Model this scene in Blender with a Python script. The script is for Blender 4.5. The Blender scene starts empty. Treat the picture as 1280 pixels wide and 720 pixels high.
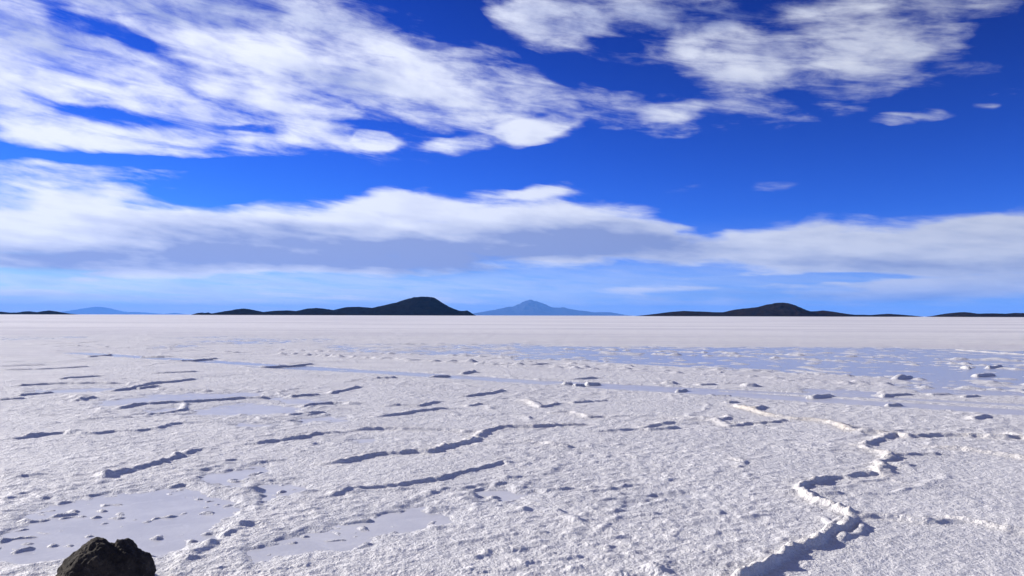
import bpy, bmesh, math, random
import numpy as np
from mathutils import Vector, Matrix, noise as mnoise

random.seed(7)
PI = math.pi
scene = bpy.context.scene
C = scene.collection

# ------------------------------------------------------------------ camera
CAM_H = 1.5
DENOISE = True
F = 28.0 / 36.0 * 1280.0            # focal length in photo pixels
HZ = 394.3                          # horizon row at the picture's centre column
PITCH = math.atan((HZ - 360.0) / F)
ROLL = math.radians(-0.148)
cam_d = bpy.data.cameras.new('camera')
cam_d.lens = 28.0
cam_d.sensor_width = 36.0
cam_d.clip_start = 0.05
cam_d.clip_end = 400000.0
cam = bpy.data.objects.new('camera', cam_d)
C.objects.link(cam)
ROT = Matrix.Rotation(PI / 2 + PITCH, 3, 'X') @ Matrix.Rotation(-ROLL, 3, 'Z')
cam.matrix_world = Matrix.Translation((0, 0, CAM_H)) @ ROT.to_4x4()
scene.camera = cam
RM = np.array(ROT)


def ray(px, py):
    v = ROT @ Vector(((px - 640.0) / F, -(py - 360.0) / F, -1.0))
    return v


def at(px, py):
    """Point of the salt flat seen at a photo pixel."""
    v = ray(px, py)
    t = CAM_H / max(1e-6, -v.z)
    return (v.x * t, v.y * t)


def to_px(x, y):
    """Photo pixel of ground points (arrays)."""
    d = np.stack([x, y, np.full_like(x, -CAM_H)], 0)
    c = RM.T @ d
    w = np.where(c[2] < -1e-6, -c[2], np.nan)
    return 640.0 + F * c[0] / w, 360.0 - F * c[1] / w


# ------------------------------------------------------------------ sun
SUN_EL = math.radians(20.5)
SUN_AZ = math.radians(-62.0)        # measured from the view direction (+Y) towards +X
SUN = Vector((math.sin(SUN_AZ) * math.cos(SUN_EL), math.cos(SUN_AZ) * math.cos(SUN_EL), math.sin(SUN_EL)))


def tag(o, label=None, cat=None, group=None, kind=None):
    if label: o['label'] = label
    if cat: o['category'] = cat
    if group: o['group'] = group
    if kind: o['kind'] = kind
    return o


# ------------------------------------------------------------------ numpy noise
_rng = np.random.RandomState(11)
_perm = np.concatenate([_rng.permutation(512)] * 3).astype(np.int32)
_ang = _rng.rand(512) * 2 * PI
_gx = np.cos(_ang).astype(np.float32)
_gy = np.sin(_ang).astype(np.float32)


def perlin(x, y):
    xi = np.floor(x); yi = np.floor(y)
    fx = (x - xi).astype(np.float32); fy = (y - yi).astype(np.float32)
    xi = xi.astype(np.int64) & 511; yi = yi.astype(np.int64) & 511
    u = fx * fx * fx * (fx * (fx * 6 - 15) + 10)
    v = fy * fy * fy * (fy * (fy * 6 - 15) + 10)
    x1 = (xi + 1) & 511; y1 = (yi + 1) & 511

    def g(ix, iy, dx, dy):
        h = _perm[_perm[ix] + iy]
        return _gx[h] * dx + _gy[h] * dy
    a = g(xi, yi, fx, fy); b = g(x1, yi, fx - 1, fy)
    c = g(xi, y1, fx, fy - 1); d = g(x1, y1, fx - 1, fy - 1)
    a += u * (b - a); c += u * (d - c)
    return (a + v * (c - a)) * 1.5


def sstep(a, b, x):
    t = np.clip((x - a) / (b - a), 0, 1)
    return t * t * (3 - 2 * t)


# ------------------------------------------------------------------ node helpers
def new_mat(name):
    m = bpy.data.materials.new(name)
    m.use_nodes = True
    nt = m.node_tree
    nt.nodes.clear()
    return m, nt


def nd(nt, typ, **kw):
    n = nt.nodes.new(typ)
    for k, v in kw.items():
        setattr(n, k, v)
    return n


def setin(nt, sock, val):
    if hasattr(val, 'links') or isinstance(val, bpy.types.NodeSocket):
        nt.links.new(val, sock)
    else:
        sock.default_value = val


def mth(nt, op, a, b=None, c=None, clamp=False):
    n = nd(nt, 'ShaderNodeMath', operation=op, use_clamp=clamp)
    setin(nt, n.inputs[0], a)
    if b is not None: setin(nt, n.inputs[1], b)
    if c is not None: setin(nt, n.inputs[2], c)
    return n.outputs[0]


def mapr(nt, x, a, b, c=0.0, d=1.0, interp='SMOOTHSTEP'):
    n = nd(nt, 'ShaderNodeMapRange', interpolation_type=interp)
    for i, v in enumerate((x, a, b, c, d)):
        setin(nt, n.inputs[i], v)
    return n.outputs[0]


def mixc(nt, f, a, b, mode='MIX'):
    n = nd(nt, 'ShaderNodeMix', data_type='RGBA', blend_type=mode)
    setin(nt, n.inputs[0], f); setin(nt, n.inputs[6], a); setin(nt, n.inputs[7], b)
    return n.outputs[2]


def noise(nt, vec, scale, detail=4.0, rough=0.55, dist=0.0):
    n = nd(nt, 'ShaderNodeTexNoise')
    if vec is not None: nt.links.new(vec, n.inputs['Vector'])
    n.inputs['Scale'].default_value = scale
    n.inputs['Detail'].default_value = detail
    n.inputs['Roughness'].default_value = rough
    n.inputs['Distortion'].default_value = dist
    return n


# ------------------------------------------------------------------ world: sky with clouds
def build_world():
    w = bpy.data.worlds.new('World')
    scene.world = w
    w.use_nodes = True
    nt = w.node_tree
    nt.nodes.clear()
    out = nd(nt, 'ShaderNodeOutputWorld')
    bg = nd(nt, 'ShaderNodeBackground')
    bg.inputs['Strength'].default_value = 0.076
    nt.links.new(bg.outputs[0], out.inputs[0])

    sky = nd(nt, 'ShaderNodeTexSky', sky_type='NISHITA')
    sky.sun_disc = False
    sky.sun_elevation = SUN_EL
    sky.sun_rotation = SUN_AZ
    sky.altitude = 3650.0
    sky.air_density = 1.0
    sky.dust_density = 0.3
    sky.ozone_density = 2.0

    tc = nd(nt, 'ShaderNodeTexCoord')
    sep = nd(nt, 'ShaderNodeSeparateXYZ')
    nt.links.new(tc.outputs['Generated'], sep.inputs[0])
    X, Y, Z = sep.outputs
    az = mth(nt, 'ARCTAN2', X, Y)
    hor = mth(nt, 'SQRT', mth(nt, 'ADD', mth(nt, 'MULTIPLY', X, X), mth(nt, 'MULTIPLY', Y, Y)))
    v = mth(nt, 'DIVIDE', Z, mth(nt, 'MAXIMUM', hor, 0.02))
    v = mth(nt, 'MINIMUM', v, 3.0)

    # polarised high-altitude blue: deeper and more saturated than the plain sky model
    sr = nd(nt, 'ShaderNodeSeparateColor')
    nt.links.new(sky.outputs[0], sr.inputs[0])
    r_ = mth(nt, 'MULTIPLY', mth(nt, 'POWER', mth(nt, 'MULTIPLY', sr.outputs[0], 0.1), 1.85), 5.0)
    r_ = mth(nt, 'MAXIMUM', mth(nt, 'SUBTRACT', r_, 0.05), 0.0)
    g_ = mth(nt, 'MULTIPLY', mth(nt, 'POWER', mth(nt, 'MULTIPLY', sr.outputs[1], 0.1), 1.5), 8.0)
    g_ = mth(nt, 'MAXIMUM', mth(nt, 'SUBTRACT', g_, 0.30), 0.02)
    b_ = mapr(nt, sr.outputs[2], 1.0, 7.5, 0.4, 9.9)
    cc = nd(nt, 'ShaderNodeCombineColor')
    for i_, s_ in enumerate((r_, g_, b_)): nt.links.new(s_, cc.inputs[i_])
    skycol = cc.outputs[0]

    # cloud-layer coordinates: features flatten towards the horizon
    vs = mth(nt, 'MAXIMUM', v, -0.02)
    qy = mth(nt, 'ADD', mth(nt, 'MULTIPLY', vs, 1.25),
             mth(nt, 'MULTIPLY', mth(nt, 'LOGARITHM', mth(nt, 'ADD', vs, 0.04), math.e), 0.26))
    qy = mth(nt, 'ADD', qy, mth(nt, 'MULTIPLY', az, 0.30))
    cq = nd(nt, 'ShaderNodeCombineXYZ')
    nt.links.new(az, cq.inputs[0]); nt.links.new(qy, cq.inputs[1])
    Q = cq.outputs[0]
    cp = nd(nt, 'ShaderNodeCombineXYZ')
    nt.links.new(az, cp.inputs[0]); nt.links.new(v, cp.inputs[1])

    # warp the place of the banks so that their outlines are uneven
    wn = noise(nt, Q, 7.0, 3.0, 0.55)
    sub = nd(nt, 'ShaderNodeVectorMath', operation='SUBTRACT')
    nt.links.new(wn.outputs['Color'], sub.inputs[0]); sub.inputs[1].default_value = (0.5, 0.5, 0.5)
    mul = nd(nt, 'ShaderNodeVectorMath', operation='MULTIPLY')
    nt.links.new(sub.outputs[0], mul.inputs[0]); mul.inputs[1].default_value = (0.14, 0.032, 0.0)
    add = nd(nt, 'ShaderNodeVectorMath', operation='ADD')
    nt.links.new(cp.outputs[0], add.inputs[0]); nt.links.new(mul.outputs[0], add.inputs[1])
    P = add.outputs[0]

    chain = [None]

    def blob(b):
        px, py, rx, ry, rot, s = b
        a0 = math.atan((px - 640.0) / F)
        k = math.cos(a0)
        mp = nd(nt, 'ShaderNodeMapping', vector_type='TEXTURE')
        if chain[0] is None:
            nt.links.new(P, mp.inputs['Vector'])
        else:                     # evaluated one after the other: keeps the shader stack small
            ma = nd(nt, 'ShaderNodeVectorMath', operation='MULTIPLY_ADD')
            nt.links.new(chain[0], ma.inputs[0]); ma.inputs[1].default_value = (1e-7, 1e-7, 0); nt.links.new(P, ma.inputs[2])
            nt.links.new(ma.outputs[0], mp.inputs['Vector'])
        mp.inputs['Location'].default_value = (a0, (HZ - py) / F * k, 0)
        mp.inputs['Rotation'].default_value = (0, 0, math.radians(-rot))
        mp.inputs['Scale'].default_value = (max(rx, 4) / F * k * k, max(ry, 4) / F * k, 1.0)
        ln = nd(nt, 'ShaderNodeVectorMath', operation='LENGTH')
        nt.links.new(mp.outputs[0], ln.inputs[0])
        return mapr(nt, ln.outputs['Value'], 0.25, 1.25, s, 0.0)

    def total(bl):
        acc = None
        for b in bl:
            g = blob(b)
            acc = g if acc is None else mth(nt, 'ADD', acc, g)
            chain[0] = acc
        return acc

    cov = mth(nt, 'MAXIMUM', mth(nt, 'MINIMUM', total(CLOUDS), mapr(nt, v, 0.14, 0.24, 1.15, 0.98)), 0.0)
    # unseen clouds added behind and above the viewer to whiten the fill light
    cov = mth(nt, 'MAXIMUM', cov, mapr(nt, mth(nt, 'ABSOLUTE', az), 0.85, 1.5, 0.0, 0.42))
    cov = mth(nt, 'MAXIMUM', cov, mapr(nt, v, 0.52, 0.9, 0.0, 0.38))
    hol = total(HOLES)
    cov = mth(nt, 'SUBTRACT', cov, hol)
    gry = mth(nt, 'MINIMUM', total(GREYS), 1.0)

    n1 = noise(nt, Q, 8.0, 12.0, 0.56, 0.12).outputs[0]
    # a copy sampled a little towards the sun gives the lit and the shaded side of each billow
    of = nd(nt, 'ShaderNodeVectorMath', operation='ADD')
    nt.links.new(Q, of.inputs[0]); of.inputs[1].default_value = (-0.018, 0.026, 0.0)
    n1b = noise(nt, of.outputs[0], 8.0, 6.0, 0.56, 0.12).outputs[0]
    # large clumps and long wisps
    n0 = noise(nt, Q, 3.1, 3.0, 0.5, 0.2).outputs[0]
    st = nd(nt, 'ShaderNodeMapping', vector_type='POINT')
    nt.links.new(Q, st.inputs['Vector'])
    st.inputs['Scale'].default_value = (1.0, 2.4, 1.0)
    n2 = noise(nt, st.outputs[0], 12.0, 9.0, 0.62, 0.5).outputs[0]
    nn = mth(nt, 'ADD', mth(nt, 'MULTIPLY', mth(nt, 'SUBTRACT', n1, 0.5), 2.1),
             mth(nt, 'MULTIPLY', mth(nt, 'SUBTRACT', n2, 0.5), 1.4))
    nn = mth(nt, 'ADD', nn, mth(nt, 'MULTIPLY', mth(nt, 'SUBTRACT', n0, 0.5), 1.0))
    # the low bank is a smooth stratus sheet, the upper field is broken
    calm = mapr(nt, v, 0.08, 0.24, 0.62, 1.25)
    nn = mth(nt, 'MULTIPLY', nn, calm)
    nn = mth(nt, 'MULTIPLY', nn, mapr(nt, cov, 0.0, 0.15, 0.0, 1.0))
    dens = mth(nt, 'ADD', cov, nn)
    alpha = mapr(nt, dens, 0.12, mapr(nt, v, 0.12, 0.30, 0.92, 1.45))
    # thin veil of far cloud low over the horizon, denser on the sun's side
    veil = mth(nt, 'MULTIPLY', mapr(nt, v, 0.0, 0.125, 0.95, 0.0), mapr(nt, az, -0.7, 0.5, 1.0, 0.55))
    veil = mth(nt, 'MULTIPLY', veil, mapr(nt, n2, 0.25, 0.60, 0.45, 1.0))
    alpha = mth(nt, 'MAXIMUM', alpha, veil)

    lit = mth(nt, 'MULTIPLY', mth(nt, 'SUBTRACT', n1, n1b), 4.5)      # + lit side, - shaded side
    thick = mapr(nt, dens, 0.7, 1.6)
    sh = mth(nt, 'ADD', mth(nt, 'MULTIPLY', mth(nt, 'MULTIPLY', gry, 1.15), mapr(nt, mth(nt, 'ADD', n1, mth(nt, 'MULTIPLY', n0, 0.6)), 0.55, 1.0, 1.2, 0.80)), mth(nt, 'MULTIPLY', thick, 0.12))
    sh = mth(nt, 'SUBTRACT', sh, mth(nt, 'MULTIPLY', lit, 0.30))
    sh = mth(nt, 'ADD', sh, mth(nt, 'MULTIPLY', mth(nt, 'SUBTRACT', n2, 0.5), 0.45))
    sh = mth(nt, 'MINIMUM', mth(nt, 'MAXIMUM', sh, 0.0), 1.0)
    white = nd(nt, 'ShaderNodeRGB'); white.outputs[0].default_value = (*CLOUD_W, 1)
    grey = nd(nt, 'ShaderNodeRGB'); grey.outputs[0].default_value = (*CLOUD_G, 1)
    ccol = mixc(nt, sh, white.outputs[0], grey.outputs[0])
    # clouds scatter forward: brighter towards the sun's side
    dt = nd(nt, 'ShaderNodeVectorMath', operation='DOT_PRODUCT')
    nt.links.new(tc.outputs['Generated'], dt.inputs[0]); dt.inputs[1].default_value = SUN
    fw = mapr(nt, dt.outputs['Value'], -0.3, 0.9, 0.64, 1.10)
    fwc = nd(nt, 'ShaderNodeVectorMath', operation='SCALE')
    nt.links.new(ccol, fwc.inputs[0]); nt.links.new(fw, fwc.inputs['Scale'])
    col = mixc(nt, alpha, skycol, fwc.outputs[0])
    nt.links.new(col, bg.inputs['Color'])
    w.cycles.sampling_method = 'MANUAL'
    w.cycles.sample_map_resolution = 512


CLOUD_W = (8.2, 8.6, 10.0)
CLOUD_G = (2.9, 3.6, 6.5)
CLOUDS = [  # px, py, rx, ry, rot, strength: where the banks stand in the sky, read off the photograph
    (90, 120, 330, 80, 2, .85), (300, 95, 300, 85, 10, .75), (480, 78, 230, 72, 14, .85), (590, 125, 150, 40, 6, .5),
    (200, 15, 330, 50, 0, .55), (0, 40, 200, 70, 0, .5), (300, 160, 140, 22, 0, .55), (60, 150, 260, 35, 2, .45),
    (735, 125, 140, 30, 12, .75), (640, 105, 80, 40, 10, .4), (680, 22, 110, 48, 20, .8), (800, 5, 200, 34, 0, .6), (800, 68, 80, 26, -10, .55),
    (890, 58, 75, 55, 15, .75), (950, 98, 160, 34, -8, .6), (1070, 40, 140, 60, -5, .7), (1130, 65, 130, 50, -25, .45), (1185, 35, 80, 42, -20, .5), (630, 92, 70, 38, 25, .55), (612, 50, 45, 30, 0, .4),
    (1080, 0, 300, 20, 0, .5), (880, 138, 95, 18, -3, .6), (975, 138, 65, 16, 5, .5), (1145, 141, 58, 8, 2, .55),
    (1190, 95, 80, 14, -8, .4), (1270, 112, 50, 14, -15, .4), (677, 163, 50, 19, -10, 1.3), (465, 171, 36, 12, 3, 1.5),
    (590, 176, 80, 12, -8, .6), (415, 180, 60, 11, 0, .5), (900, 160, 90, 11, 0, .25),
    (70, 222, 210, 45, 3, .6), (60, 270, 240, 40, 0, .55),
    (80, 305, 300, 52, 0, .8), (330, 303, 280, 52, 3, .85), (540, 292, 230, 50, 0, .8), (700, 290, 180, 48, 4, .85), (830, 300, 110, 30, 6, .55),
    (400, 328, 330, 22, 2, .5), (120, 326, 250, 20, 0, .4), (770, 312, 130, 28, 4, .5), (510, 252, 95, 22, -4, .65), (677, 237, 52, 11, 0, .65), (615, 240, 50, 10, 0, .35),
    (980, 312, 140, 38, 0, 1.0), (1140, 311, 210, 46, 0, 1.15), (1290, 309, 140, 58, 0, 1.15),
    (1050, 272, 50, 13, 0, .4), (885, 233, 60, 9, 0, .12), (970, 236, 50, 9, 0, .10),
    (830, 355, 120, 13, -2, .5), (1000, 366, 320, 24, 0, .6), (1220, 362, 220, 22, 0, .5), (720, 382, 260, 11, 0, .4),
    (632, 359, 34, 7, 0, .5), (140, 350, 80, 8, -3, .5), (100, 373, 260, 13, 0, .5), (350, 376, 220, 11, 0, .5),
    (520, 374, 160, 12, 0, .45), (30, 366, 130, 8, 0, .4),
    (-300, 150, 260, 90, 0, .6), (-260, 300, 300, 60, 0, .7), (1600, 310, 300, 50, 0, .6), (300, -150, 400, 80, 5, .7), (900, -120, 300, 60, 0, .6),
]
HOLES = [(145, 42, 100, 20, 18, .85), (130, 143, 85, 13, 3, .9), (425, 60, 55, 28, 10, .45), (600, 35, 90, 40, 25, .5),
         (700, 90, 130, 24, 8, .35), (300, 160, 60, 6, 3, .5), (230, 255, 120, 16, -4, .4), (870, 15, 40, 20, 0, .4), (110, 194, 290, 12, -1, .6), (880, 285, 40, 22, 60, .35), (1060, 347, 300, 7, -1, .6), (520, 162, 170, 9, 4, .28)]
GREYS = [(150, 326, 260, 22, 0, .8), (400, 312, 300, 32, 3, .9), (520, 325, 120, 22, 0, .5), (640, 305, 160, 26, 4, .6), (770, 300, 170, 30, 4, .9),  # shade of the cloud undersides, painted as grey patches
         (1050, 328, 170, 14, 0, .3), (1180, 332, 220, 15, 0, .4), (40, 42, 110, 28, 0, .55), (230, 6, 330, 22, 0, .5),
         (830, 14, 200, 28, 0, .6), (440, 100, 110, 26, 5, .35), (1000, 375, 320, 16, 0, .5), (60, 345, 120, 14, 0, .3)]
build_world()

sun_d = bpy.data.lights.new('sun', 'SUN')
sun_d.energy = 5.0
sun_d.angle = math.radians(0.5)
sun_d.color = (1.0, 0.945, 0.86)
sun_o = bpy.data.objects.new('sun', sun_d)
C.objects.link(sun_o)
sun_o.rotation_euler = SUN.to_track_quat('Z', 'Y').to_euler()

vs_ = scene.view_settings
vs_.view_transform = 'Standard'
vs_.look = 'None'
vs_.gamma = 1.0
vs_.use_curve_mapping = False
vs_.exposure = 0.44

# ------------------------------------------------------------------ the salt flat
# pressure ridges of the salt crust: (height cm, half-width cm, cream, [photo points]) -> traced on to the ground
RIDGES = [
    (6.5, 11, 0, [(0, 552), (25, 550), (50, 546.5), (82, 543), (120, 544), (140, 542), (170, 541), (195, 538.5), (212, 533), (245, 529.5)]),
    (6.5, 11, 0, [(302, 558), (320, 557), (342, 554), (372, 550), (400, 544.5), (435, 541.5)]),
    (7.0, 10, 0, [(125, 603), (140, 594), (162, 589), (190, 583), (212, 576), (235, 568), (255, 562)]),
    (3.5, 8, 0, [(250, 581), (291, 577)]), (3.0, 8, 0, [(227, 591), (270, 588)]),
    (4.5, 10, 0, [(0, 501.5), (24, 500)]), (4.5, 10, 0, [(20, 497), (45, 494), (72, 491.5)]),
    (4.5, 10, 0, [(94, 502.5), (116, 499)]), (6, 22, 0, [(86, 497), (104, 499)]),
    (6.0, 11, 0, [(145, 512.5), (160, 510), (180, 507), (215, 505), (230, 504.5), (252, 502.5), (272, 501.5), (287, 500), (320, 499), (340, 498.5)]),
    (5.5, 11, 0, [(229, 506), (231, 512), (222, 515.5), (200, 519), (176, 521.5)]),
    (3.0, 9, 0, [(50, 520.5), (64, 520.5)]), (3, 9, 0, [(280, 524), (320, 525), (350, 526)]),
    (5.0, 10, 0, [(366, 497), (395, 495)]), (5.0, 10, 0, [(412, 494), (435, 488.5), (450, 485)]),
    (6.0, 11, 0, [(377, 510.5), (392, 507.5), (415, 505.5), (439, 507), (456, 507)]),
    (6.0, 11, 0, [(480, 509.5), (500, 508.5), (520, 509), (550, 503.5)]),
    (6.0, 11, 0, [(470, 522.5), (500, 520), (520, 516.5), (545, 513.5), (570, 512.5)]),
    (5.0, 10, 0, [(585, 509.5), (597, 507.5)]), (5.5, 10, 0, [(362, 520.5), (402, 517.5)]), (5, 10, 0, [(360, 528), (375, 527.5)]),
    (6.0, 10, 0.1, [(442, 539.5), (480, 537.5), (492, 538), (507, 538.5), (525, 539), (554, 539.5), (595, 542.5)]),
    (8.5, 11, 0.25, [(405, 582), (427, 580), (462, 572), (480, 569), (500, 569), (520, 566.5), (537, 567.5), (560, 560.5), (590, 553.5), (605, 543.5), (622, 536.5), (640, 535.5), (665, 536), (690, 535), (725, 533)]),
    (5.0, 9, 0, [(598, 557), (640, 557.5), (662, 554.5)]), (5, 11, 0.2, [(662, 554.5), (685, 558), (710, 562)]),
    (3.5, 9, 0, [(320, 579.5), (347, 577.5)]),
    (7.0, 9.5, 0, [(400, 624), (437, 615), (460, 612), (515, 607), (545, 603), (562, 598), (585, 591.5), (607, 586.5), (630, 580), (637, 583)]),
    (6.0, 11, 0, [(577, 497.5), (612, 493.5), (629, 490)]),
    (6.0, 13, 0.2, [(650, 501), (664, 505), (677, 510.5), (690, 508), (700, 505.5)]), (5.5, 10, 0, [(717, 505), (735, 504)]), (4.5, 10, 0, [(742, 503.5), (755, 502.5)]),
    (6.0, 12, 0.25, [(690, 517.5), (715, 517), (740, 524), (752, 522.5)]), (4.5, 9, 0, [(760, 523), (790, 522), (820, 522.5)]),
    (5.5, 10, 0, [(735, 542), (770, 540.5), (800, 538.5)]), (6.5, 12, 0.1, [(800, 539.5), (820, 533.5), (840, 529.5)]), (5.5, 10, 0, [(812, 539.5), (842, 537)]),
    (6.0, 12, 0.2, [(840, 524), (860, 526), (890, 527), (912, 535), (935, 532.5), (960, 530), (985, 526.5)]), (6.0, 10, 0, [(897, 527), (912, 521.5)]),
    (5, 9, 0, [(788, 572), (792, 573)]), (4, 8, 0.2, [(920, 576), (929, 581), (922, 586)]),
    (7.0, 11, 0.9, [(920, 508), (940, 515), (960, 521), (997, 526), (1035, 529), (1065, 540), (1085, 543), (1110, 543.5)]),
    (9.0, 11, 0.35, [(1072, 559), (1092, 555), (1110, 547.5), (1122, 545), (1130, 548), (1160, 547.5), (1192, 546.5), (1217, 547), (1260, 549.5), (1290, 547)]),
    (8.0, 10, 0.35, [(1077, 559.5), (1090, 566), (1110, 569.5), (1108, 579), (1102, 591), (1106, 597)]),
    (6.0, 9, 0.1, [(1112, 571.5), (1135, 570.5), (1168, 570.5)]), (5.0, 9, 0.1, [(1110, 582), (1132, 584)]),
    (6.0, 11, 0.3, [(1165, 561), (1210, 564), (1247, 570), (1290, 577)]),
    (3.5, 9, 0.1, [(1012, 564.5), (1047, 564.5), (1080, 565.5)]),
    (6.5, 9, 0.2, [(1010, 606), (1032, 600), (1047, 599), (1080, 596), (1102, 593)]),
    (9.5, 8.5, 0.35, [(1032, 600), (1012, 608), (1003, 616), (1010, 625), (1022, 630), (1047, 637), (1063, 645), (1068, 653)]),
    (11.0, 8.5, 0.35, [(1068, 653), (1055, 663), (1035, 674), (1012, 686), (990, 698), (968, 710), (945, 722), (915, 738), (880, 760)]),
    (5.0, 7, 0.15, [(1070, 655), (1068, 670), (1052, 684)]), (6, 7, 0.1, [(1030, 652), (1040, 660), (1052, 655)]),
    (5.5, 8, 0.15, [(1070, 651), (1097, 648), (1122, 649), (1145, 653), (1168, 656), (1195, 653)]),
    (6.0, 9, 0.3, [(1190, 650), (1225, 655), (1255, 664), (1295, 670)]),
    (3.0, 7, 0.1, [(1047, 606), (1110, 601), (1125, 604), (1140, 608)]),
    (3.5, 8, 0, [(722, 619), (765, 614), (820, 606)]), (3.0, 8, 0, [(840, 644), (870, 643.5), (900, 645)]), (3.0, 8, 0, [(927, 649), (960, 646)]),
    (4.5, 7, 0, [(748, 644), (760, 645), (775, 642)]), (5.0, 6, 0, [(594, 700), (600, 696), (608, 694)]),
    (5.5, 11, 0, [(220, 708), (250, 690), (265, 680), (282, 671), (295, 660), (320, 655)]), (4.0, 9, 0, [(0, 692), (14, 688), (30, 683)]),
    (3.5, 9, 0, [(0, 630), (20, 622), (60, 613), (110, 607)]),
    # farther ridges
    (5.0, 13, 0, [(0, 459), (59, 457)]), (5.0, 13, 0, [(0, 464), (41, 463), (45, 463), (82, 461), (112, 459)]),
    (5.0, 12, 0, [(72, 475.5), (100, 473), (128, 471)]), (5.5, 12, 0, [(15, 484), (50, 482), (100, 481), (150, 480.5)]),
    (6.0, 12, 0, [(138, 490.5), (160, 488), (188, 481), (212, 479), (246, 475)]), (5, 12, 0, [(175, 487), (195, 484)]),
    (5.0, 12, 0, [(192, 488), (217, 489), (250, 490), (270, 490.5)]), (5, 12, 0, [(190, 468), (208, 467.5), (248, 465.5)]),
    (5.5, 13, 0, [(222, 453), (240, 452), (271, 449)]), (6, 13, 0, [(172, 447), (217, 446.5)]), (6, 13, 0, [(110, 447.5), (142, 444)]),
    (7, 16, 0, [(67, 430), (95, 429.6), (122, 428)]), (6, 14, 0, [(90, 439), (112, 439)]), (6, 13, 0, [(325, 461), (370, 458), (392, 456)]),
    (6, 13, 0, [(472, 474), (490, 473.5)]), (7, 13, 0, [(537, 473), (564, 471)]), (8, 14, 0, [(577, 469), (595, 466)]),
    (7, 16, 0, [(502, 430.5), (532, 430.5)]), (6, 14, 0, [(667, 457), (687, 456)]), (6, 13, 0, [(717, 475.5), (745, 474)]),
    (8, 16, 0, [(707, 481), (712, 481)]), (7, 14, 0, [(720, 483.5), (728, 483)]), (7, 14, 0, [(736, 482), (745, 481.5)]),
    (9, 18, 0, [(834, 481), (839, 481)]), (9, 18, 0, [(934, 484.5), (940, 484.5)]), (5, 12, 0, [(875, 482.5), (890, 482)]),
    (5, 12, 0, [(844, 491), (861, 488)]), (4, 12, 0, [(890, 495), (912, 495)]), (8, 18, 0, [(1119, 475), (1130, 473.5), (1140, 472)]),
    (8, 16, 0, [(1221, 471), (1237, 470)]), (6, 12, 0, [(1102, 497), (1141, 494.5)]), (5, 12, 0, [(1165, 495), (1184, 494.5)]),
    (4, 16, 0.1, [(1177, 432.5), (1225, 432), (1280, 431)]), (5, 16, 0.1, [(1195, 437.5), (1227, 440), (1285, 444)]),
    (7, 14, 0, [(1015, 498), (1035, 496.5)]), (7, 16, 0, [(1206, 460.5), (1210, 461)]), (7, 14, 0, [(1236, 461), (1252, 458)]),
    (9, 14, 0.1, [(944, 514), (952, 511)]), (6, 12, 0, [(910, 505), (920, 504.5)]), (8, 14, 0.1, [(1216, 526), (1230, 523)]),
    (8, 12, 0.2, [(1262, 545), (1285, 552)]), (5, 12, 0, [(1205, 498), (1218, 497)]), (5, 12, 0, [(1110, 508), (1125, 507.5)]),
]
# old vehicle tracks: rows of small lumps pushed up beside shallow wet ruts, all in one direction
TRACKS = [  # (photo point a, photo point b, half-width m, wet?)
    ((90, 441), (1290, 517), 0.55, 1), ((300, 458), (1290, 507), 0.28, 1), ((640, 446), (1400, 487), 0.5, 1), ((640, 437), (1400, 463), 0.7, 1),
]
LUMPROWS = [((320, 442), (1280, 489)), ((640, 452), (1290, 481)), ((900, 444), (1290, 463)), ((760, 441), (1290, 458)), ((420, 447), (900, 467)),
            ((960, 476), (1290, 491)), ((20, 430), (640, 456)), ((700, 436), (1290, 452)), ((340, 438), (760, 452))]
POOLS = [
    [(0, 668), (40, 634), (90, 622), (160, 616), (230, 607), (272, 612), (305, 640), (285, 655), (262, 676), (235, 686), (190, 700), (60, 706), (-20, 704)],
    [(312, 690), (360, 666), (420, 652), (470, 642), (530, 631), (578, 641), (560, 653), (520, 664), (470, 674), (440, 687), (400, 692), (330, 706), (300, 712)],
    [(568, 612), (600, 606), (650, 610), (695, 608), (685, 622), (650, 632), (610, 630)],
    [(775, 628), (860, 621), (870, 626), (785, 633)], [(240, 512), (300, 503), (380, 509), (372, 518), (300, 522), (235, 520)],
    [(365, 523), (440, 519), (442, 528), (378, 531)], [(115, 502), (200, 492), (335, 490), (320, 498), (220, 504), (130, 510)],
    [(285, 527), (352, 530), (352, 537), (298, 537)], [(170, 512), (222, 508), (225, 514), (180, 519)], [(40, 487), (140, 484), (170, 487), (120, 490), (40, 493)],
    [(250, 590), (330, 583), (345, 592), (290, 612), (255, 604)], [(440, 550), (470, 546), (475, 553), (445, 556)], [(320, 605), (370, 600), (380, 612), (330, 628)],
    [(640, 432), (900, 434), (1010, 433), (1300, 438), (1300, 478), (1180, 482), (1050, 470), (900, 458), (760, 452), (640, 450)],
    [(400, 431), (700, 429), (720, 448), (600, 446), (430, 440)], [(210, 423), (300, 420), (420, 424), (420, 430), (240, 430)],
    [(190, 432), (250, 431), (260, 437), (190, 438)], [(0, 421), (110, 420), (110, 424), (0, 426)], [(1100, 478), (1300, 484), (1300, 497), (1150, 492)],
    [(330, 500), (345, 496), (440, 500), (420, 505), (360, 507)], [(1000, 484), (1100, 490), (1090, 496), (1010, 492)],
]


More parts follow.
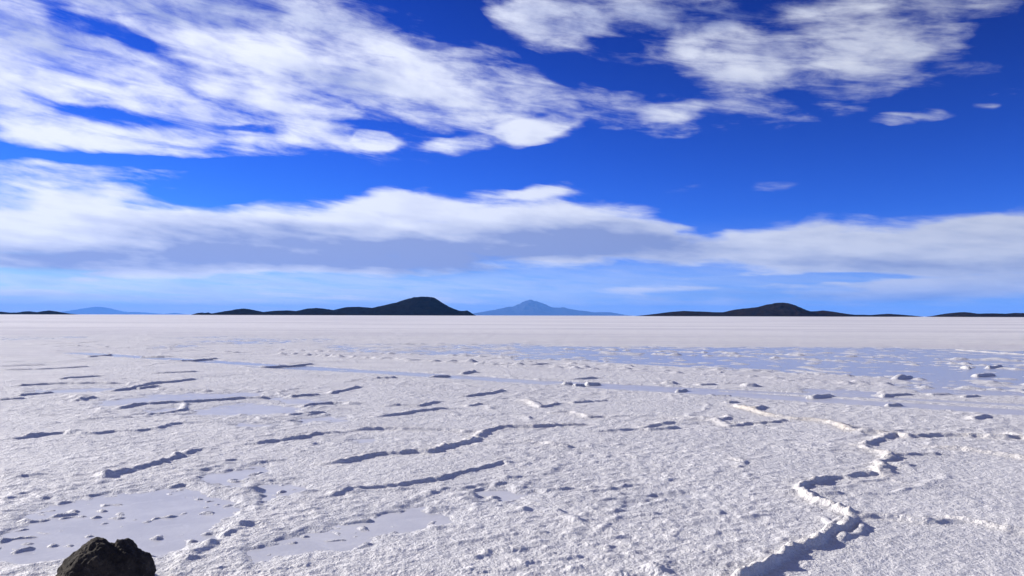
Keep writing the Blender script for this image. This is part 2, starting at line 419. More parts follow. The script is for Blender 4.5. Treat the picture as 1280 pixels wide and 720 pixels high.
def resample(pts, step, jit):
    P = [Vector(p) for p in pts]
    # Catmull-Rom through the traced points, then small sideways jitter
    out = []
    for i in range(len(P) - 1):
        p0 = P[max(0, i - 1)]; p1 = P[i]; p2 = P[i + 1]; p3 = P[min(len(P) - 1, i + 2)]
        n = max(1, int((p2 - p1).length / step))
        for k in range(n):
            t = k / n
            out.append(0.5 * ((2 * p1) + (p2 - p0) * t + (2 * p0 - 5 * p1 + 4 * p2 - p3) * t * t + (3 * p1 - p0 - 3 * p2 + p3) * t ** 3))
    out.append(P[-1])
    for k in range(1, len(out) - 1):
        j = mnoise.noise(Vector((out[k].x * 3.1, out[k].y * 3.1, 5.0)))
        j2 = mnoise.noise(Vector((out[k].x * 3.1, out[k].y * 3.1, 25.0)))
        out[k] = out[k] + Vector((j, j2)) * jit
    return out


def poly_sd(px, py, poly, ky):
    """Signed distance (inside +) to a polygon, rows stretched by ky to undo the foreshortening."""
    n = len(poly)
    d = np.full(px.shape, 1e9, np.float32)
    inside = np.zeros(px.shape, bool)
    qy = py * ky
    for i in range(n):
        ax, ay = poly[i]; bx, by = poly[(i + 1) % n]
        ay *= ky; by *= ky
        ex, ey = bx - ax, by - ay
        t = np.clip(((px - ax) * ex + (qy - ay) * ey) / (ex * ex + ey * ey + 1e-9), 0, 1)
        d = np.minimum(d, np.hypot(px - ax - t * ex, qy - ay - t * ey))
        c = ((ay > qy) != (by > qy)) & (px < (bx - ax) * (qy - ay) / (by - ay + 1e-9) + ax)
        inside ^= c
    return np.where(inside, d, -d)


def build_ground():
    # polar sheet round the camera: fine in front, coarse behind and far away
    R = [0.35]
    while R[-1] < 95000:
        r = R[-1]
        g = 0.10 if r < 2.2 else 0.004 if r < 3.6 else 0.0021 if r < 12 else 0.0023 if r < 45 else 0.005 if r < 150 else 0.02 if r < 2000 else 0.08
        R.append(r * (1 + g))
    R = np.array(R)
    front = np.arange(-41.0, 41.0001, 0.078)
    back = np.arange(41.0, 319.0, 3.0)[1:]
    A = np.radians(np.concatenate([front, back]))
    nr, na = len(R), len(A)
    nf = len(front)
    rr, aa = np.meshgrid(R, A, indexing='ij')
    # stagger a little so that rows do not line up
    x = (rr * np.sin(aa)).ravel(); y = (rr * np.cos(aa)).ravel()
    r = rr.ravel()
    colfront = np.tile(np.arange(na) < nf, nr)
    N = x.size
    z = np.zeros(N, np.float32)
    near = colfront & (r > 2.2) & (r < 160)
    I = np.nonzero(near)[0]
    X = x[I]; Y = y[I]; D = r[I]
    sp = (D * 0.0024).astype(np.float32)        # local mesh spacing

    def oct_(wl, ox, oy):
        a = 1 - sstep(wl / 6.0, wl / 2.2, sp)
        res = np.zeros(X.size, np.float32)
        k = np.nonzero(a > 0.01)[0]
        res[k] = perlin(X[k] / wl + ox, Y[k] / wl + oy) * a[k]
        return res
    # smooth undulation of the crust and how rough it is
    und = oct_(3.1, 3.3, 8.1) * 0.6 + oct_(1.1, 13.7, 2.2) * 0.4
    rough = sstep(-0.45, 0.45, oct_(2.3, 40.1, 7.7) + 0.5 * oct_(0.8, 9.1, 60.2) + 0.12)
    px, py = to_px(X, Y)
    px = np.nan_to_num(px, nan=-9999).astype(np.float32); py = np.nan_to_num(py, nan=9999).astype(np.float32)
    plate = sstep(1050, 1120, px) * sstep(560, 590, py)          # the smooth plate at the right
    rough = rough * (1 - 0.75 * plate)
    rough = np.maximum(rough, 0.5 * sstep(600, 660, py) * sstep(430, 520, px) * (1 - sstep(900, 1000, px)))
    # popcorn crust, drawn out a little by the wind
    ca, sa = math.cos(math.radians(28)), math.sin(math.radians(28))
    Xs, Ys = X, Y
    X, Y = (Xs * ca + Ys * sa) * 0.78, (-Xs * sa + Ys * ca)
    l0 = oct_(0.34, 5.2, 3.3)
    l1 = oct_(0.15, 1.2, 33.3); l2 = oct_(0.078, 71.2, 3.9); 
    X, Y = Xs, Ys
    l3 = oct_(0.036, 17.2, 23.9)
    l4 = oct_(0.023, 37.2, 3.9)
    bil = (0.0065 + 0.006 * sstep(7, 14, D)) * np.maximum(0, l1 * 0.9 + l0 * 0.4 + 0.05) + 0.0105 * np.maximum(0, l2 + 0.08 + 0.45 * l1) + 0.0105 * np.abs(l3) * (0.6 + 0.8 * np.maximum(0, l1 + 0.4)) + 0.0034 * l4
    z1 = 0.016 + 0.008 * und + (0.36 + 0.86 * rough) * bil + 0.0016 * l4 + 0.003 * np.abs(l3)

    # loose polygons of low ridges everywhere, higher far out where the traced ones end
    wx = X + 0.9 * perlin(X / 2.1, Y / 2.1) + 0.25 * perlin(X / 0.6, Y / 0.6 + 9)
    wy = Y + 0.9 * perlin(X / 2.1 + 50, Y / 2.1) + 0.25 * perlin(X / 0.6 + 70, Y / 0.6)
    cs = 3.6
    cx = np.floor(wx / cs).astype(np.int64); cy = np.floor(wy / cs).astype(np.int64)
    f1 = np.full(X.size, 1e9, np.float32); f2 = f1.copy()
    for i in (-1, 0, 1):
        for j in (-1, 0, 1):
            h = _perm[_perm[(cx + i) & 511] + ((cy + j) & 511)]
            dx = (cx + i + 0.15 + 0.7 * (h / 512.0)) * cs - wx
            dy = (cy + j + 0.15 + 0.7 * ((h * 7 % 512) / 512.0)) * cs - wy
            d = np.hypot(dx, dy).astype(np.float32)
            f2 = np.minimum(f2, np.maximum(f1, d)); f1 = np.minimum(f1, d)
    e = (f2 - f1) * 0.5
    exist = sstep(0.0, 0.45, perlin(X / 1.9 + 7, Y / 1.9 + 21) + 0.36)
    vr = np.exp(-(e / 0.07) ** 2.0) * exist * (0.65 + 0.35 * sstep(20, 30, D)) * (1 - sstep(90, 150, D))
    z1 += 0.027 * vr * (0.7 + 0.6 * l1)

    # traced ridges
    ridge = np.zeros(X.size, np.float32)
    cream = np.zeros(X.size, np.float32)
    for (H, wd, cr, pts) in RIDGES:
        g = [at(*p) for p in pts]
        dm = sum(math.hypot(*p) for p in g) / len(g)
        pl = resample(g, max(0.10, dm * 0.012), 0.05 + 0.002 * dm)
        P = np.array([(p.x, p.y) for p in pl])
        m = 0.9
        sel = np.nonzero((X > P[:, 0].min() - m) & (X < P[:, 0].max() + m) & (Y > P[:, 1].min() - m) & (Y < P[:, 1].max() + m))[0]
        if sel.size == 0: continue
        xs, ys = X[sel], Y[sel]
        best = np.full(sel.size, 1e9); tt = np.zeros(sel.size); far_side = np.zeros(sel.size, bool)
        L = np.concatenate([[0], np.cumsum(np.hypot(*np.diff(P, axis=0).T))])
        for k in range(len(P) - 1):
            ax, ay = P[k]; ex, ey = P[k + 1] - P[k]
            l2_ = ex * ex + ey * ey + 1e-12
            t = np.clip(((xs - ax) * ex + (ys - ay) * ey) / l2_, 0, 1)
            d = np.hypot(xs - ax - t * ex, ys - ay - t * ey)
            b = d < best
            best = np.where(b, d, best)
            far_side = np.where(b, (xs - ax - t * ex) * xs + (ys - ay - t * ey) * ys > 0, far_side)
            tt = np.where(b, L[k] + t * math.sqrt(l2_), tt)
        w = wd * (0.50 if dm < 7.5 else 0.60) / 100.0
        nv = perlin(tt / 0.45 + H * 3.7, np.full(tt.shape, wd * 1.3 + pts[0][0] * 0.37)) 
        nv2 = perlin(tt / 0.13 + H * 1.7, np.full(tt.shape, wd * 2.3 + pts[0][0] * 0.17))
        wv = w * (0.95 + 0.30 * nv + 0.22 * l1[sel] + 0.20 * l2[sel] + 0.15 * l3[sel])
        wv = wv * np.where(far_side, 1.3, 0.8)
        pr = np.exp(-(best / np.maximum(wv, 0.03)) ** 2.4)
        ends = sstep(-0.02, 0.18, tt) * (1 - sstep(L[-1] - 0.18, L[-1] + 0.02, tt)) if L[-1] > 0.6 else 1.0
        hv = (1.0 + 0.20 * l2[sel] + 0.08 * l3[sel]) * (0.43 if pts[0][0] > 960 and pts[0][1] > 535 else 0.34 + 0.15 * min(1.0, max(0.0, (dm - 6.5) / 4.0)) + 0.28 * min(1.0, max(0.0, (dm - 11.0) / 6.0))) * H / 100.0 * (0.95 + 0.22 * nv + 0.16 * nv2) * (0.35 + 0.65 * ends)
        ridge[sel] = np.maximum(ridge[sel], pr * hv)
        cream[sel] = np.maximum(cream[sel], cr * np.exp(-(best / (2.1 * w)) ** 2) * (0.6 + 0.5 * nv))
    crumb = sstep(0.008, 0.05, ridge)
    z1 = z1 + ridge + crumb * (0.010 * np.maximum(0, l1) + 0.010 * l2 + 0.008 * l3 + 0.004 * l4)

    # brine pools and wet ruts: the crust dips under the water level z = 0
    mask = np.zeros(X.size, np.float32)
    pe = 0.55 * oct_(0.55, 21.0, 2.0) + 0.45 * oct_(0.22, 2.0, 81.0) + 0.25 * oct_(0.09, 9.0, 8.0)
    far_ = sstep(14, 24, D)
    f1_ = oct_(0.7, 4.0, 55.0); f2_ = oct_(1.5, 6.0, 25.0); f3_ = oct_(4.2, 90.0, 3.0)
    pe = pe + far_ * (0.9 * f3_ + 0.8 * f2_ + 0.5 * f1_)
    for ip, poly in enumerate(POOLS):
        q = np.array(poly, float)
        ky = 2.2 if q[:, 1].mean() > 560 else 4.5 if q[:, 1].mean() > 480 else 9.0
        sel = np.nonzero((px > q[:, 0].min() - 30) & (px < q[:, 0].max() + 30) & (py > q[:, 1].min() - 12) & (py < q[:, 1].max() + 12))[0]
        if sel.size == 0: continue
        s = poly_sd(px[sel], py[sel], poly, ky)
        mask[sel] = np.maximum(mask[sel], np.clip(0.5 + s / np.where(D[sel] < 16, 70.0, 40.0), 0, 0.56 if ip in (14, 15, 16, 17) else 0.85 if ip == 13 else 1.0))
    tdir = None
    for a, b, hw, wet in TRACKS:
        A0 = np.array(at(*a)); B0 = np.array(at(*b))
        e_ = (B0 - A0); ln = np.hypot(*e_); e_ = e_ / ln
        s = (X - A0[0]) * e_[0] + (Y - A0[1]) * e_[1]
        d = np.abs(-(X - A0[0]) * e_[1] + (Y - A0[1]) * e_[0])
        mk = (1 - sstep(hw * 0.55, hw * 1.35, d)) * (1 - sstep(ln, ln + 2, s)) * sstep(-1, 1, s)
        mask = np.maximum(mask, mk * 0.95)
    P_ = mask + 0.32 * pe * (mask > 0.01)
    wet = sstep(0.36, 0.74, P_) * (1 - 0.9 * sstep(0.015, 0.035, ridge))
    floor_ = -0.008 + 0.017 * np.maximum(0, l1 * 0.6 + l2 * 0.9 + 0.5 * l0 - 0.12) + 0.004 * np.abs(l3) + 0.022 * np.maximum(0, 0.6 * l1 + 0.5 * l0 + 0.7 * l2 + 0.3 * l3 - 0.42)
    z1 = z1 + sstep(30, 60, D) * 0.055 * np.maximum(0, 0.8 * f2_ + 0.55 * f1_ + 0.3 * f3_ - 0.22)
    floor_ = floor_ + far_ * 0.075 * np.maximum(0, 0.8 * f1_ + 0.55 * f2_ + 0.4 * f3_ - 0.33)
    z1 = z1 * (1 - wet) + floor_ * wet
    # rows of lumps along the tracks
    for a, b in LUMPROWS:
        A0 = np.array(at(*a)); B0 = np.array(at(*b))
        e_ = (B0 - A0); ln = np.hypot(*e_); e_ = e_ / ln
        s = (X - A0[0]) * e_[0] + (Y - A0[1]) * e_[1]
        d = -(X - A0[0]) * e_[1] + (Y - A0[1]) * e_[0] + 0.16 * perlin(s / 1.1, s * 0 + a[0]) + 0.08 * f1_
        sel = (s > 0) & (s < ln) & (np.abs(d) < 0.6)
        k = np.nonzero(sel)[0]
        nz = 0.30 + 0.9 * perlin(s[k] / 0.31 + a[1], np.full(k.size, a[0] * 0.3)) + 0.8 * perlin(s[k] / 1.7 + a[1], np.full(k.size, a[0] * 0.7)) + 0.3 * f1_[k]
        z1[k] = z1[k] + np.exp(-(d[k] / 0.14) ** 2) * np.clip(nz, 0, 1.0) * 0.065
    # scattered loose crumbs standing in the far water
    fade = (1 - sstep(60, 150, D))
    z[I] = z1 * fade + 0.02 * (1 - fade)
    z[~near] = 0.02
    z = z.reshape(nr, na)
    # blend at the margins of the fine part
    co = np.empty((N + 1, 3), np.float32)
    co[:N, 0] = x; co[:N, 1] = y; co[:N, 2] = z.ravel()
    co[N] = (0, 0, 0.02)
    idx = np.arange(N).reshape(nr, na)
    a = idx[:-1, :]; b = np.roll(idx, -1, 1)[:-1, :]
    c = np.roll(idx, -1, 1)[1:, :]; d = idx[1:, :]
    quads = np.stack([a, d, c, b], -1).reshape(-1, 4)
    tris = np.stack([np.full(na, N), idx[0], np.roll(idx[0], -1)], -1)
    nq, ntr = len(quads), len(tris)
    me = bpy.data.meshes.new('salt_flat')
    me.vertices.add(N + 1)
    me.vertices.foreach_set('co', co.ravel())
    me.loops.add(nq * 4 + ntr * 3)
    me.loops.foreach_set('vertex_index', np.concatenate([quads.ravel(), tris.ravel()]).astype(np.int32))
    me.polygons.add(nq + ntr)
    st = np.concatenate([np.arange(nq) * 4, nq * 4 + np.arange(ntr) * 3]).astype(np.int32)
    me.polygons.foreach_set('loop_start', st)
    me.update(calc_edges=True)
    me.polygons.foreach_set('use_smooth', np.ones(nq + ntr, bool))

    def attr(name, vals):
        full = np.zeros(N + 1, np.float32)
        full[I] = vals
        at_ = me.attributes.new(name, 'FLOAT', 'POINT')
        at_.data.foreach_set('value', full)
    outer = sstep(60.0, 110.0, r + 14.0 * np.sin(x * 0.021 + 1.0) ).astype(np.float32)
    at_ = me.attributes.new('outer', 'FLOAT', 'POINT')
    at_.data.foreach_set('value', np.concatenate([outer, [0.0]]).astype(np.float32))
    attr('cream', cream)
    attr('damp', np.clip(sstep(0.2, 0.5, P_) , 0, 1))
    attr('crest', crumb)
    attr('smooth', np.clip(plate, 0, 1))
    o = bpy.data.objects.new('ground', me)
    C.objects.link(o)
    tag(o, 'white salt flat with crusty pressure ridges reaching the horizon', kind='structure')
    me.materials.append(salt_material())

    # water: flat sheets at z = 0 under the pool outlines, a margin wider than the shore
    pool = np.zeros(N, bool)
    pool[I] = P_ > 0.22
    pool = pool.reshape(nr, na)
    sr, sc_ = 6, 6
    ir = np.arange(0, nr - sr, sr); ic = np.arange(0, nf - sc_, sc_)
    cells = []
    for i in ir:
        if R[i] < 2.2 or R[i] > 150: continue
        blk = pool[i:i + sr + 1, :nf]
        any_ = blk.any(0)
        for j in ic:
            if any_[j:j + sc_ + 1].any(): cells.append((i, j))
    cells = np.array(cells)
    q = np.stack([idx[cells[:, 0], cells[:, 1]], idx[cells[:, 0] + sr, cells[:, 1]],
                  idx[cells[:, 0] + sr, cells[:, 1] + sc_], idx[cells[:, 0], cells[:, 1] + sc_]], -1)
    u, inv = np.unique(q.ravel(), return_inverse=True)
    wv = np.stack([x[u], y[u], np.zeros(u.size)], -1).astype(np.float32)
    wm = bpy.data.meshes.new('water')
    wm.vertices.add(len(wv)); wm.vertices.foreach_set('co', wv.ravel())
    fq = inv.reshape(-1, 4)
    wm.loops.add(fq.size); wm.loops.foreach_set('vertex_index', fq.ravel().astype(np.int32))
    wm.polygons.add(len(fq)); wm.polygons.foreach_set('loop_start', (np.arange(len(fq)) * 4).astype(np.int32))
    wm.update(calc_edges=True)
    dpv = sstep(13.0, 24.0, np.hypot(wv[:, 0], wv[:, 1])).astype(np.float32)  # brine gets darker and smoother with distance from the viewer
    da = wm.attributes.new('far_brine', 'FLOAT', 'POINT'); da.data.foreach_set('value', dpv)
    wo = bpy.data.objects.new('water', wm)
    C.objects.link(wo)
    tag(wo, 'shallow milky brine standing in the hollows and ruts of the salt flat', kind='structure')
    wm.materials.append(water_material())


def salt_material():
    m, nt = new_mat('salt')
    out = nd(nt, 'ShaderNodeOutputMaterial')
    bs = nd(nt, 'ShaderNodeBsdfPrincipled')
    nt.links.new(bs.outputs[0], out.inputs[0])
    tc = nd(nt, 'ShaderNodeTexCoord')
    P = tc.outputs['Object']

    def at_(n):
        a = nd(nt, 'ShaderNodeAttribute', attribute_name=n)
        return a.outputs['Fac']
    n_a = noise(nt, P, 0.9, 6, 0.6).outputs[0]
    n_b = noise(nt, P, 18.0, 5, 0.6).outputs[0]
    n_c = noise(nt, P, 0.035, 5, 0.6).outputs[0]
    n_d = noise(nt, P, 0.004, 6, 0.65).outputs[0]
    c = mixc(nt, mapr(nt, n_a, 0.35, 0.65), (0.81, 0.795, 0.785, 1), (0.71, 0.70, 0.705, 1))
    c = mixc(nt, mapr(nt, n_b, 0.45, 0.75, 0.0, 0.35), c, (0.85, 0.835, 0.82, 1))
    c = mixc(nt, mapr(nt, n_c, 0.45, 0.68, 0.0, 0.45), c, (0.75, 0.735, 0.735, 1))
    # salt made whiter with distance from the viewer, with faint dusty bands
    c = mixc(nt, mth(nt, 'MULTIPLY', at_('outer'), 0.8), c, (0.90, 0.88, 0.88, 1))
    c = mixc(nt, mapr(nt, n_d, 0.50, 0.64, 0.0, 0.6), c, (0.78, 0.772, 0.782, 1))
    c = mixc(nt, mapr(nt, noise(nt, P, 0.017, 4, 0.6).outputs[0], 0.50, 0.66, 0.0, 0.5), c, (0.77, 0.765, 0.778, 1))
    mp = nd(nt, 'ShaderNodeMapping', vector_type='POINT')
    nt.links.new(P, mp.inputs['Vector'])
    mp.inputs['Rotation'].default_value = (0, 0, math.radians(12))
    mp.inputs['Scale'].default_value = (0.010, 0.045, 1.0)
    c = mixc(nt, mth(nt, 'MULTIPLY', mapr(nt, noise(nt, mp.outputs[0], 1.0, 7, 0.68).outputs[0], 0.45, 0.58), 0.9), c, (0.69, 0.675, 0.70, 1))
    c = mixc(nt, mth(nt, 'MULTIPLY', at_('crest'), 0.6), c, (0.84, 0.82, 0.79, 1))
    c = mixc(nt, mth(nt, 'MULTIPLY', at_('damp'), 0.55), c, (0.68, 0.68, 0.70, 1))
    c = mixc(nt, mth(nt, 'MULTIPLY', at_('cream'), mapr(nt, n_b, 0.3, 0.7, 0.45, 0.95)), c, (0.76, 0.66, 0.50, 1))
    nt.links.new(c, bs.inputs['Base Color'])
    bs.inputs['Roughness'].default_value = 0.62
    bs.inputs['Specular IOR Level'].default_value = 0.3
    g1 = noise(nt, P, 34.0, 5, 0.62).outputs[0]
    g2 = noise(nt, P, 95.0, 3, 0.6).outputs[0]
    g0 = noise(nt, P, 9.0, 4, 0.6).outputs[0]
    hh = mth(nt, 'ADD', mth(nt, 'MULTIPLY', g1, 0.030), mth(nt, 'MULTIPLY', g2, 0.010))
    hh = mth(nt, 'ADD', hh, mth(nt, 'MULTIPLY', g0, 0.055))
    bp = nd(nt, 'ShaderNodeBump')
    bp.inputs['Strength'].default_value = 0.75
    bp.inputs['Distance'].default_value = 1.0
    nt.links.new(hh, bp.inputs['Height'])
    nt.links.new(bp.outputs[0], bs.inputs['Normal'])
    return m


def water_material():
    m, nt = new_mat('brine')
    out = nd(nt, 'ShaderNodeOutputMaterial')
    bs = nd(nt, 'ShaderNodeBsdfPrincipled')
    nt.links.new(bs.outputs[0], out.inputs[0])
    tc = nd(nt, 'ShaderNodeTexCoord')
    P = tc.outputs['Object']
    n = noise(nt, P, 2.2, 5, 0.6).outputs[0]
    c = mixc(nt, mapr(nt, n, 0.35, 0.68), (0.70, 0.69, 0.69, 1), (0.60, 0.595, 0.61, 1))
    nt.links.new(c, bs.inputs['Base Color'])
    # milky salt film drifting on the brine
    fl = noise(nt, P, 5.5, 8, 0.66, 0.5).outputs[0]
    c = mixc(nt, mapr(nt, fl, 0.50, 0.68, 0.0, 0.75), c, (0.76, 0.75, 0.745, 1))
    dp = nd(nt, 'ShaderNodeAttribute', attribute_name='far_brine')
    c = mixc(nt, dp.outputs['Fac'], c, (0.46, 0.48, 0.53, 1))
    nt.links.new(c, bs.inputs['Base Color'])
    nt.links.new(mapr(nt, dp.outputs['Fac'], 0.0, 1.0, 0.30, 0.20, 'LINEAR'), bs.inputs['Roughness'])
    bs.inputs['IOR'].default_value = 1.36
    bp = nd(nt, 'ShaderNodeBump')
    bp.inputs['Strength'].default_value = 0.15
    bp.inputs['Distance'].default_value = 1.0
    g = noise(nt, P, 30.0, 4, 0.6).outputs[0]
    nt.links.new(mth(nt, 'MULTIPLY', g, 0.012), bp.inputs['Height'])
    nt.links.new(bp.outputs[0], bs.inputs['Normal'])
    return m


if not globals().get('SKY_ONLY'):
    build_ground()


# ------------------------------------------------------------------ hills and mountains
def hill_material(name, base, alt, scale):
    m, nt = new_mat(name)
    out = nd(nt, 'ShaderNodeOutputMaterial')
    bs = nd(nt, 'ShaderNodeBsdfPrincipled')
    nt.links.new(bs.outputs[0], out.inputs[0])
    tc = nd(nt, 'ShaderNodeTexCoord')
    n = noise(nt, tc.outputs['Object'], scale, 7, 0.62).outputs[0]
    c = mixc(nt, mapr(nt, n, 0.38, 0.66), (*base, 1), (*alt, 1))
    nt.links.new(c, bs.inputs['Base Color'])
    bs.inputs['Roughness'].default_value = 1.0
    bs.inputs['Specular IOR Level'].default_value = 0.0
    return m


def hill(name, label, prof, dist, mat, depth=None, rough=0.12, seed=0):
    """Height field with the outline read off the photograph, its true size and depth at its own distance."""
    prof = [(p[0], p[1]) for p in prof]
    xs = [p[0] for p in prof]
    yh = lambda px: HZ + (px - 640) * 0.00258
    X0 = [math.tan(math.atan((p - 640) / F)) * dist for p in xs]
    Hs = [max(0.0, (yh(p[0]) - p[1])) / F * dist + CAM_H for p in prof]
    w = X0[-1] - X0[0]
    hm = max(Hs)
    if depth is None: depth = max(w * 0.35, hm * 3)
    nx = max(60, min(420, int((xs[-1] - xs[0]) * 1.6)))
    ny = 70
    gx = np.linspace(X0[0] - 0.02 * w, X0[-1] + 0.02 * w, nx)
    h0 = np.interp(gx, X0, Hs, left=0, right=0)
    k = np.array([1, 2, 3, 2, 1.]); k /= k.sum()
    h0 = np.convolve(np.pad(h0, 2, mode='edge'), k, 'valid') * 0.6 + h0 * 0.4
    gy = np.linspace(-1, 1, ny)
    GX, GY = np.meshgrid(gx, gy, indexing='ij')
    sc = max(hm * 1.4, w * 0.03)
    def fb(ax, ay, s):
        return perlin(ax / s + seed, ay / s + seed * 1.7) + 0.5 * perlin(ax / s * 2.1 + 9 + seed, ay / s * 2.1) + 0.25 * perlin(ax / s * 4.3 + seed, ay / s * 4.3 + 5)
    yy = GY * depth * 0.5
    bend = fb(GX, yy * 0, sc * 3) * 0.12                      # crest wanders back and forth
    fall = np.clip(1 - np.abs(GY - bend) ** 1.35, 0, 1)
    gul = 1 - rough * np.abs(fb(GX, yy, sc * 0.55)) * np.abs(GY - bend) ** 0.5 * 1.6
    rdg = 1 - rough * 0.25 * np.abs(fb(GX, yy + 77, sc * 0.22))
    Zz = h0[:, None] * fall * gul * rdg
    edge = np.clip(1 - np.abs(GY) ** 6, 0, 1)
    Zz = Zz * edge - 3.0 * (1 - edge) - 1.0
    co = np.stack([GX, yy + dist, Zz], -1).reshape(-1, 3).astype(np.float32)
    idx = np.arange(nx * ny).reshape(nx, ny)
    q = np.stack([idx[:-1, :-1], idx[1:, :-1], idx[1:, 1:], idx[:-1, 1:]], -1).reshape(-1, 4)
    me = bpy.data.meshes.new(name)
    me.from_pydata(co.tolist(), [], q.tolist())
    me.polygons.foreach_set('use_smooth', np.ones(len(q), bool))
    o = bpy.data.objects.new(name, me)
    C.objects.link(o)
    tag(o, label, kind='structure')
    me.materials.append(mat)
    return o


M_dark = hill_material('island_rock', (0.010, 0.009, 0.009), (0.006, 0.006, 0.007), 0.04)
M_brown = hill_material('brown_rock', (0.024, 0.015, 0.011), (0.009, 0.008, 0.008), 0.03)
M_far = hill_material('far_rock', (0.06, 0.05, 0.05), (0.03, 0.03, 0.03), 0.002)

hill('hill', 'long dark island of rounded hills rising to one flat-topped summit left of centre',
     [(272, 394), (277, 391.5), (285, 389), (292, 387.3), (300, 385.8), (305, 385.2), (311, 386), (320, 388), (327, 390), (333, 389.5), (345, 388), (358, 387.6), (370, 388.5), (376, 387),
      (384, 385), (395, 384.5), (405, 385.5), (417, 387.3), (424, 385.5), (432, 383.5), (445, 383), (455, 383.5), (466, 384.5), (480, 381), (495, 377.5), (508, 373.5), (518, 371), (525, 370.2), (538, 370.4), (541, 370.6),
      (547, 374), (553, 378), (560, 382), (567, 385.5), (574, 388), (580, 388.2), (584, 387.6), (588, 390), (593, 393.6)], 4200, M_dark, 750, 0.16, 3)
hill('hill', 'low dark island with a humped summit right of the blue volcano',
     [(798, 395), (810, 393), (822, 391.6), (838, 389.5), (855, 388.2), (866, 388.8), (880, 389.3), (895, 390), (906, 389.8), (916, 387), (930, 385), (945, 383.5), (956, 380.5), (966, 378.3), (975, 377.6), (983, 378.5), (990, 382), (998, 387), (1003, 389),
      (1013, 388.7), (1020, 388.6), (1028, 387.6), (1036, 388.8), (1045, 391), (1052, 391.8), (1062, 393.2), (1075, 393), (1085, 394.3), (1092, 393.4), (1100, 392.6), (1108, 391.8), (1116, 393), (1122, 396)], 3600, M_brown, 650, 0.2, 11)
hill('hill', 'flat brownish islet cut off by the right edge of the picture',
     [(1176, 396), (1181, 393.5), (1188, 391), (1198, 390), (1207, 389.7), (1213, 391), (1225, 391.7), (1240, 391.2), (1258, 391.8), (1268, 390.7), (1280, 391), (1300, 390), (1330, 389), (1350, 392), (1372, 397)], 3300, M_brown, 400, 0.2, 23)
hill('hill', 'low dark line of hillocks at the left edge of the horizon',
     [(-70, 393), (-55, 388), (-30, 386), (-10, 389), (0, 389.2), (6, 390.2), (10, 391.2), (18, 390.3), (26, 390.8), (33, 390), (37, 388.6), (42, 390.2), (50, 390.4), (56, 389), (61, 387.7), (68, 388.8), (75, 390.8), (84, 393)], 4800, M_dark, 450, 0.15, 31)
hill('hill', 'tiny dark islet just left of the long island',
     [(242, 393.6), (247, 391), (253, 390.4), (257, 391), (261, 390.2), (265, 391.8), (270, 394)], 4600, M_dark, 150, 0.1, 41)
hill('mountain', 'blue hazy volcano with a pointed summit at the centre of the horizon',
     [(575, 394.5), (590, 392), (604, 389.5), (618, 387), (630, 384.5), (636, 383), (641, 383.2), (648, 380), (655, 376.5), (659, 375), (664, 374), (668, 375.8), (672, 376.5), (680, 379), (688, 383), (692, 384), (699, 384.3), (704, 383.6), (710, 385.5), (722, 387.5), (735, 389), (742, 390.3), (752, 390), (762, 390.2), (770, 391.8), (778, 395)], 60000, M_far, 14000, 0.25, 51)
hill('mountain', 'pale blue distant cone above the left part of the horizon',
     [(78, 393.5), (90, 390), (100, 387.2), (110, 384.6), (117, 383.2), (124, 383.6), (132, 385.8), (142, 388.3), (152, 391), (160, 390.5), (168, 389.8), (175, 390), (184, 391.6), (192, 393.5)], 90000, M_far, 14000, 0.2, 61)
hill('mountain', 'faint bluish hump far off left of the tiny dark islet',
     [(208, 393.6), (214, 391.6), (220, 391), (226, 392.2), (232, 393.6)], 85000, M_far, 5000, 0.1, 71)

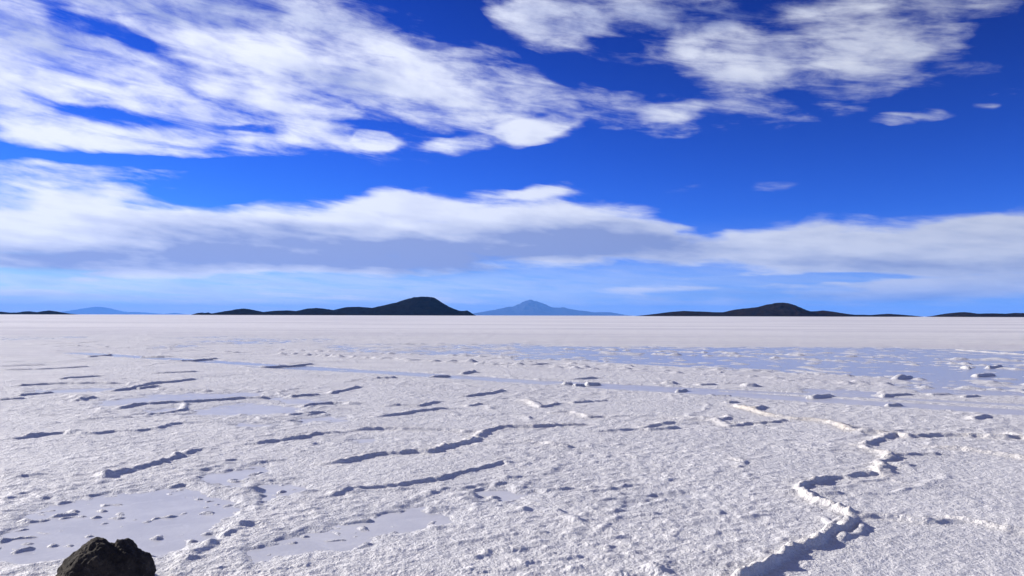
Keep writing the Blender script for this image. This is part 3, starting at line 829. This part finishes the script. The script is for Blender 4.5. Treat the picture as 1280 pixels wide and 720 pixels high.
# ------------------------------------------------------------------ the stone in the near corner
def build_rock():
    bx, by = at(131, 735)
    d = math.hypot(bx, by)
    right = Vector((math.cos(math.atan2(bx, by)), -math.sin(math.atan2(bx, by)), 0))
    back = Vector((-right.y, right.x, 0))
    s = 0.80 * d / F                                        # metres per photo pixel at the stone
    lobes = [  # centre (right px, depth m, height px), radii
        ((-22, 0.0, 20), (41, 0.17, 46)), ((25, 0.0, 14), (27, 0.15, 42)), ((45, -0.01, 8), (18, 0.13, 37)), ((4, 0.0, 0), (62, 0.19, 53)),
        ((-15, 0.0, 60), (9, 0.05, 9)), ((18, 0.0, 52), (6, 0.04, 7)), ((44, 0.0, 40), (6, 0.04, 7)),
    ]
    bm = bmesh.new()
    bmesh.ops.create_icosphere(bm, subdivisions=7, radius=1.0)
    rnd = random.Random(21)
    cuts = []
    for _ in range(26):
        n_ = Vector((rnd.uniform(-1, 1), rnd.uniform(-1, 0.7), rnd.uniform(-0.2, 1.0))).normalized()
        cuts.append((n_, Vector((n_.x * 62 * s, n_.y * 0.22, n_.z * 54 * s)).length * rnd.uniform(0.95, 1.10)))
    for v in bm.verts:
        n = v.co.normalized()
        best = 0.02
        for c, r in lobes:
            c_ = Vector((c[0] * s, c[1], c[2] * s)); r_ = Vector((r[0] * s, r[1], r[2] * s))
            o = Vector((-c_.x / r_.x, -c_.y / r_.y, -c_.z / r_.z))
            k = Vector((n.x / r_.x, n.y / r_.y, n.z / r_.z))
            A = k.dot(k); B = 2 * o.dot(k); Cc = o.dot(o) - 1
            disc = B * B - 4 * A * Cc
            if disc > 0:
                best = max(best, (-B + math.sqrt(disc)) / (2 * A))
        p = n * best
        for n_, off in cuts:
            e_ = p.dot(n_) - off
            if e_ > 0: p = p - n_ * e_ * 0.7
        q = p * 9.0
        f = mnoise.fractal(q, 0.9, 2.1, 5) * 0.016
        rg = (1 - abs(mnoise.noise(p * 14 + Vector((3, 1, 7))))) * 0.009
        kn = mnoise.noise(p * 42) * 0.003 + mnoise.noise(p * 95) * 0.0018
        cell = mnoise.voronoi(p * 9)[0]
        fac = (cell[1] - cell[0]) * 0.013
        p = p + n * (f + rg + kn + fac - 0.014)
        v.co = p
    for v in bm.verts:
        p = v.co
        v.co = right * p.x + back * p.y + Vector((0, 0, p.z))
    me = bpy.data.meshes.new('rock')
    bm.to_mesh(me); bm.free()
    o = bpy.data.objects.new('rock', me)
    C.objects.link(o)
    o.location = (bx, by, 0.03)
    tag(o, 'dark rugged volcanic stone lying on the salt in the near left corner', 'rock')
    m, nt = new_mat('basalt')
    out = nd(nt, 'ShaderNodeOutputMaterial')
    bs = nd(nt, 'ShaderNodeBsdfPrincipled')
    nt.links.new(bs.outputs[0], out.inputs[0])
    tc = nd(nt, 'ShaderNodeTexCoord')
    P = tc.outputs['Object']
    n1 = noise(nt, P, 9.0, 8, 0.65).outputs[0]
    n2 = noise(nt, P, 38.0, 6, 0.65).outputs[0]
    c = mixc(nt, mapr(nt, n1, 0.35, 0.65), (0.024, 0.020, 0.017, 1), (0.060, 0.048, 0.036, 1))
    c = mixc(nt, mapr(nt, n2, 0.55, 0.72, 0.0, 0.7), c, (0.14, 0.118, 0.09, 1))
    nt.links.new(c, bs.inputs['Base Color'])
    bs.inputs['Roughness'].default_value = 0.9
    bs.inputs['Specular IOR Level'].default_value = 0.2
    bp = nd(nt, 'ShaderNodeBump')
    bp.inputs['Distance'].default_value = 1.0
    bp.inputs['Strength'].default_value = 0.8
    nt.links.new(mth(nt, 'MULTIPLY', noise(nt, P, 70.0, 6, 0.65).outputs[0], 0.012), bp.inputs['Height'])
    nt.links.new(bp.outputs[0], bs.inputs['Normal'])
    me.materials.append(m)


build_rock()

# ------------------------------------------------------------------ the air
def build_haze():
    m, nt = new_mat('air')
    out = nd(nt, 'ShaderNodeOutputMaterial')
    pv = nd(nt, 'ShaderNodeVolumePrincipled')
    pv.inputs['Color'].default_value = (0.15, 0.40, 1.0, 1)
    pv.inputs['Density'].default_value = 1.6e-5
    pv.inputs['Anisotropy'].default_value = 0.0
    nt.links.new(pv.outputs[0], out.inputs['Volume'])
    bm = bmesh.new()
    bmesh.ops.create_cube(bm, size=1.0)
    for v in bm.verts:
        v.co = Vector((v.co.x * 220000, v.co.y * 220000, (-2.5 if v.co.z < 0 else 1300.0) ))
    me = bpy.data.meshes.new('haze')
    bm.to_mesh(me); bm.free()
    o = bpy.data.objects.new('haze', me)
    C.objects.link(o)
    tag(o, 'clear arid air that turns the farthest mountains blue', kind='stuff')
    me.materials.append(m)


build_haze()

cy = scene.cycles
cy.max_bounces = 6
cy.diffuse_bounces = 3
cy.glossy_bounces = 2
cy.volume_bounces = 1
cy.use_denoising = DENOISE
cy.denoising_prefilter = 'ACCURATE'
cy.sample_clamp_indirect = 6.0
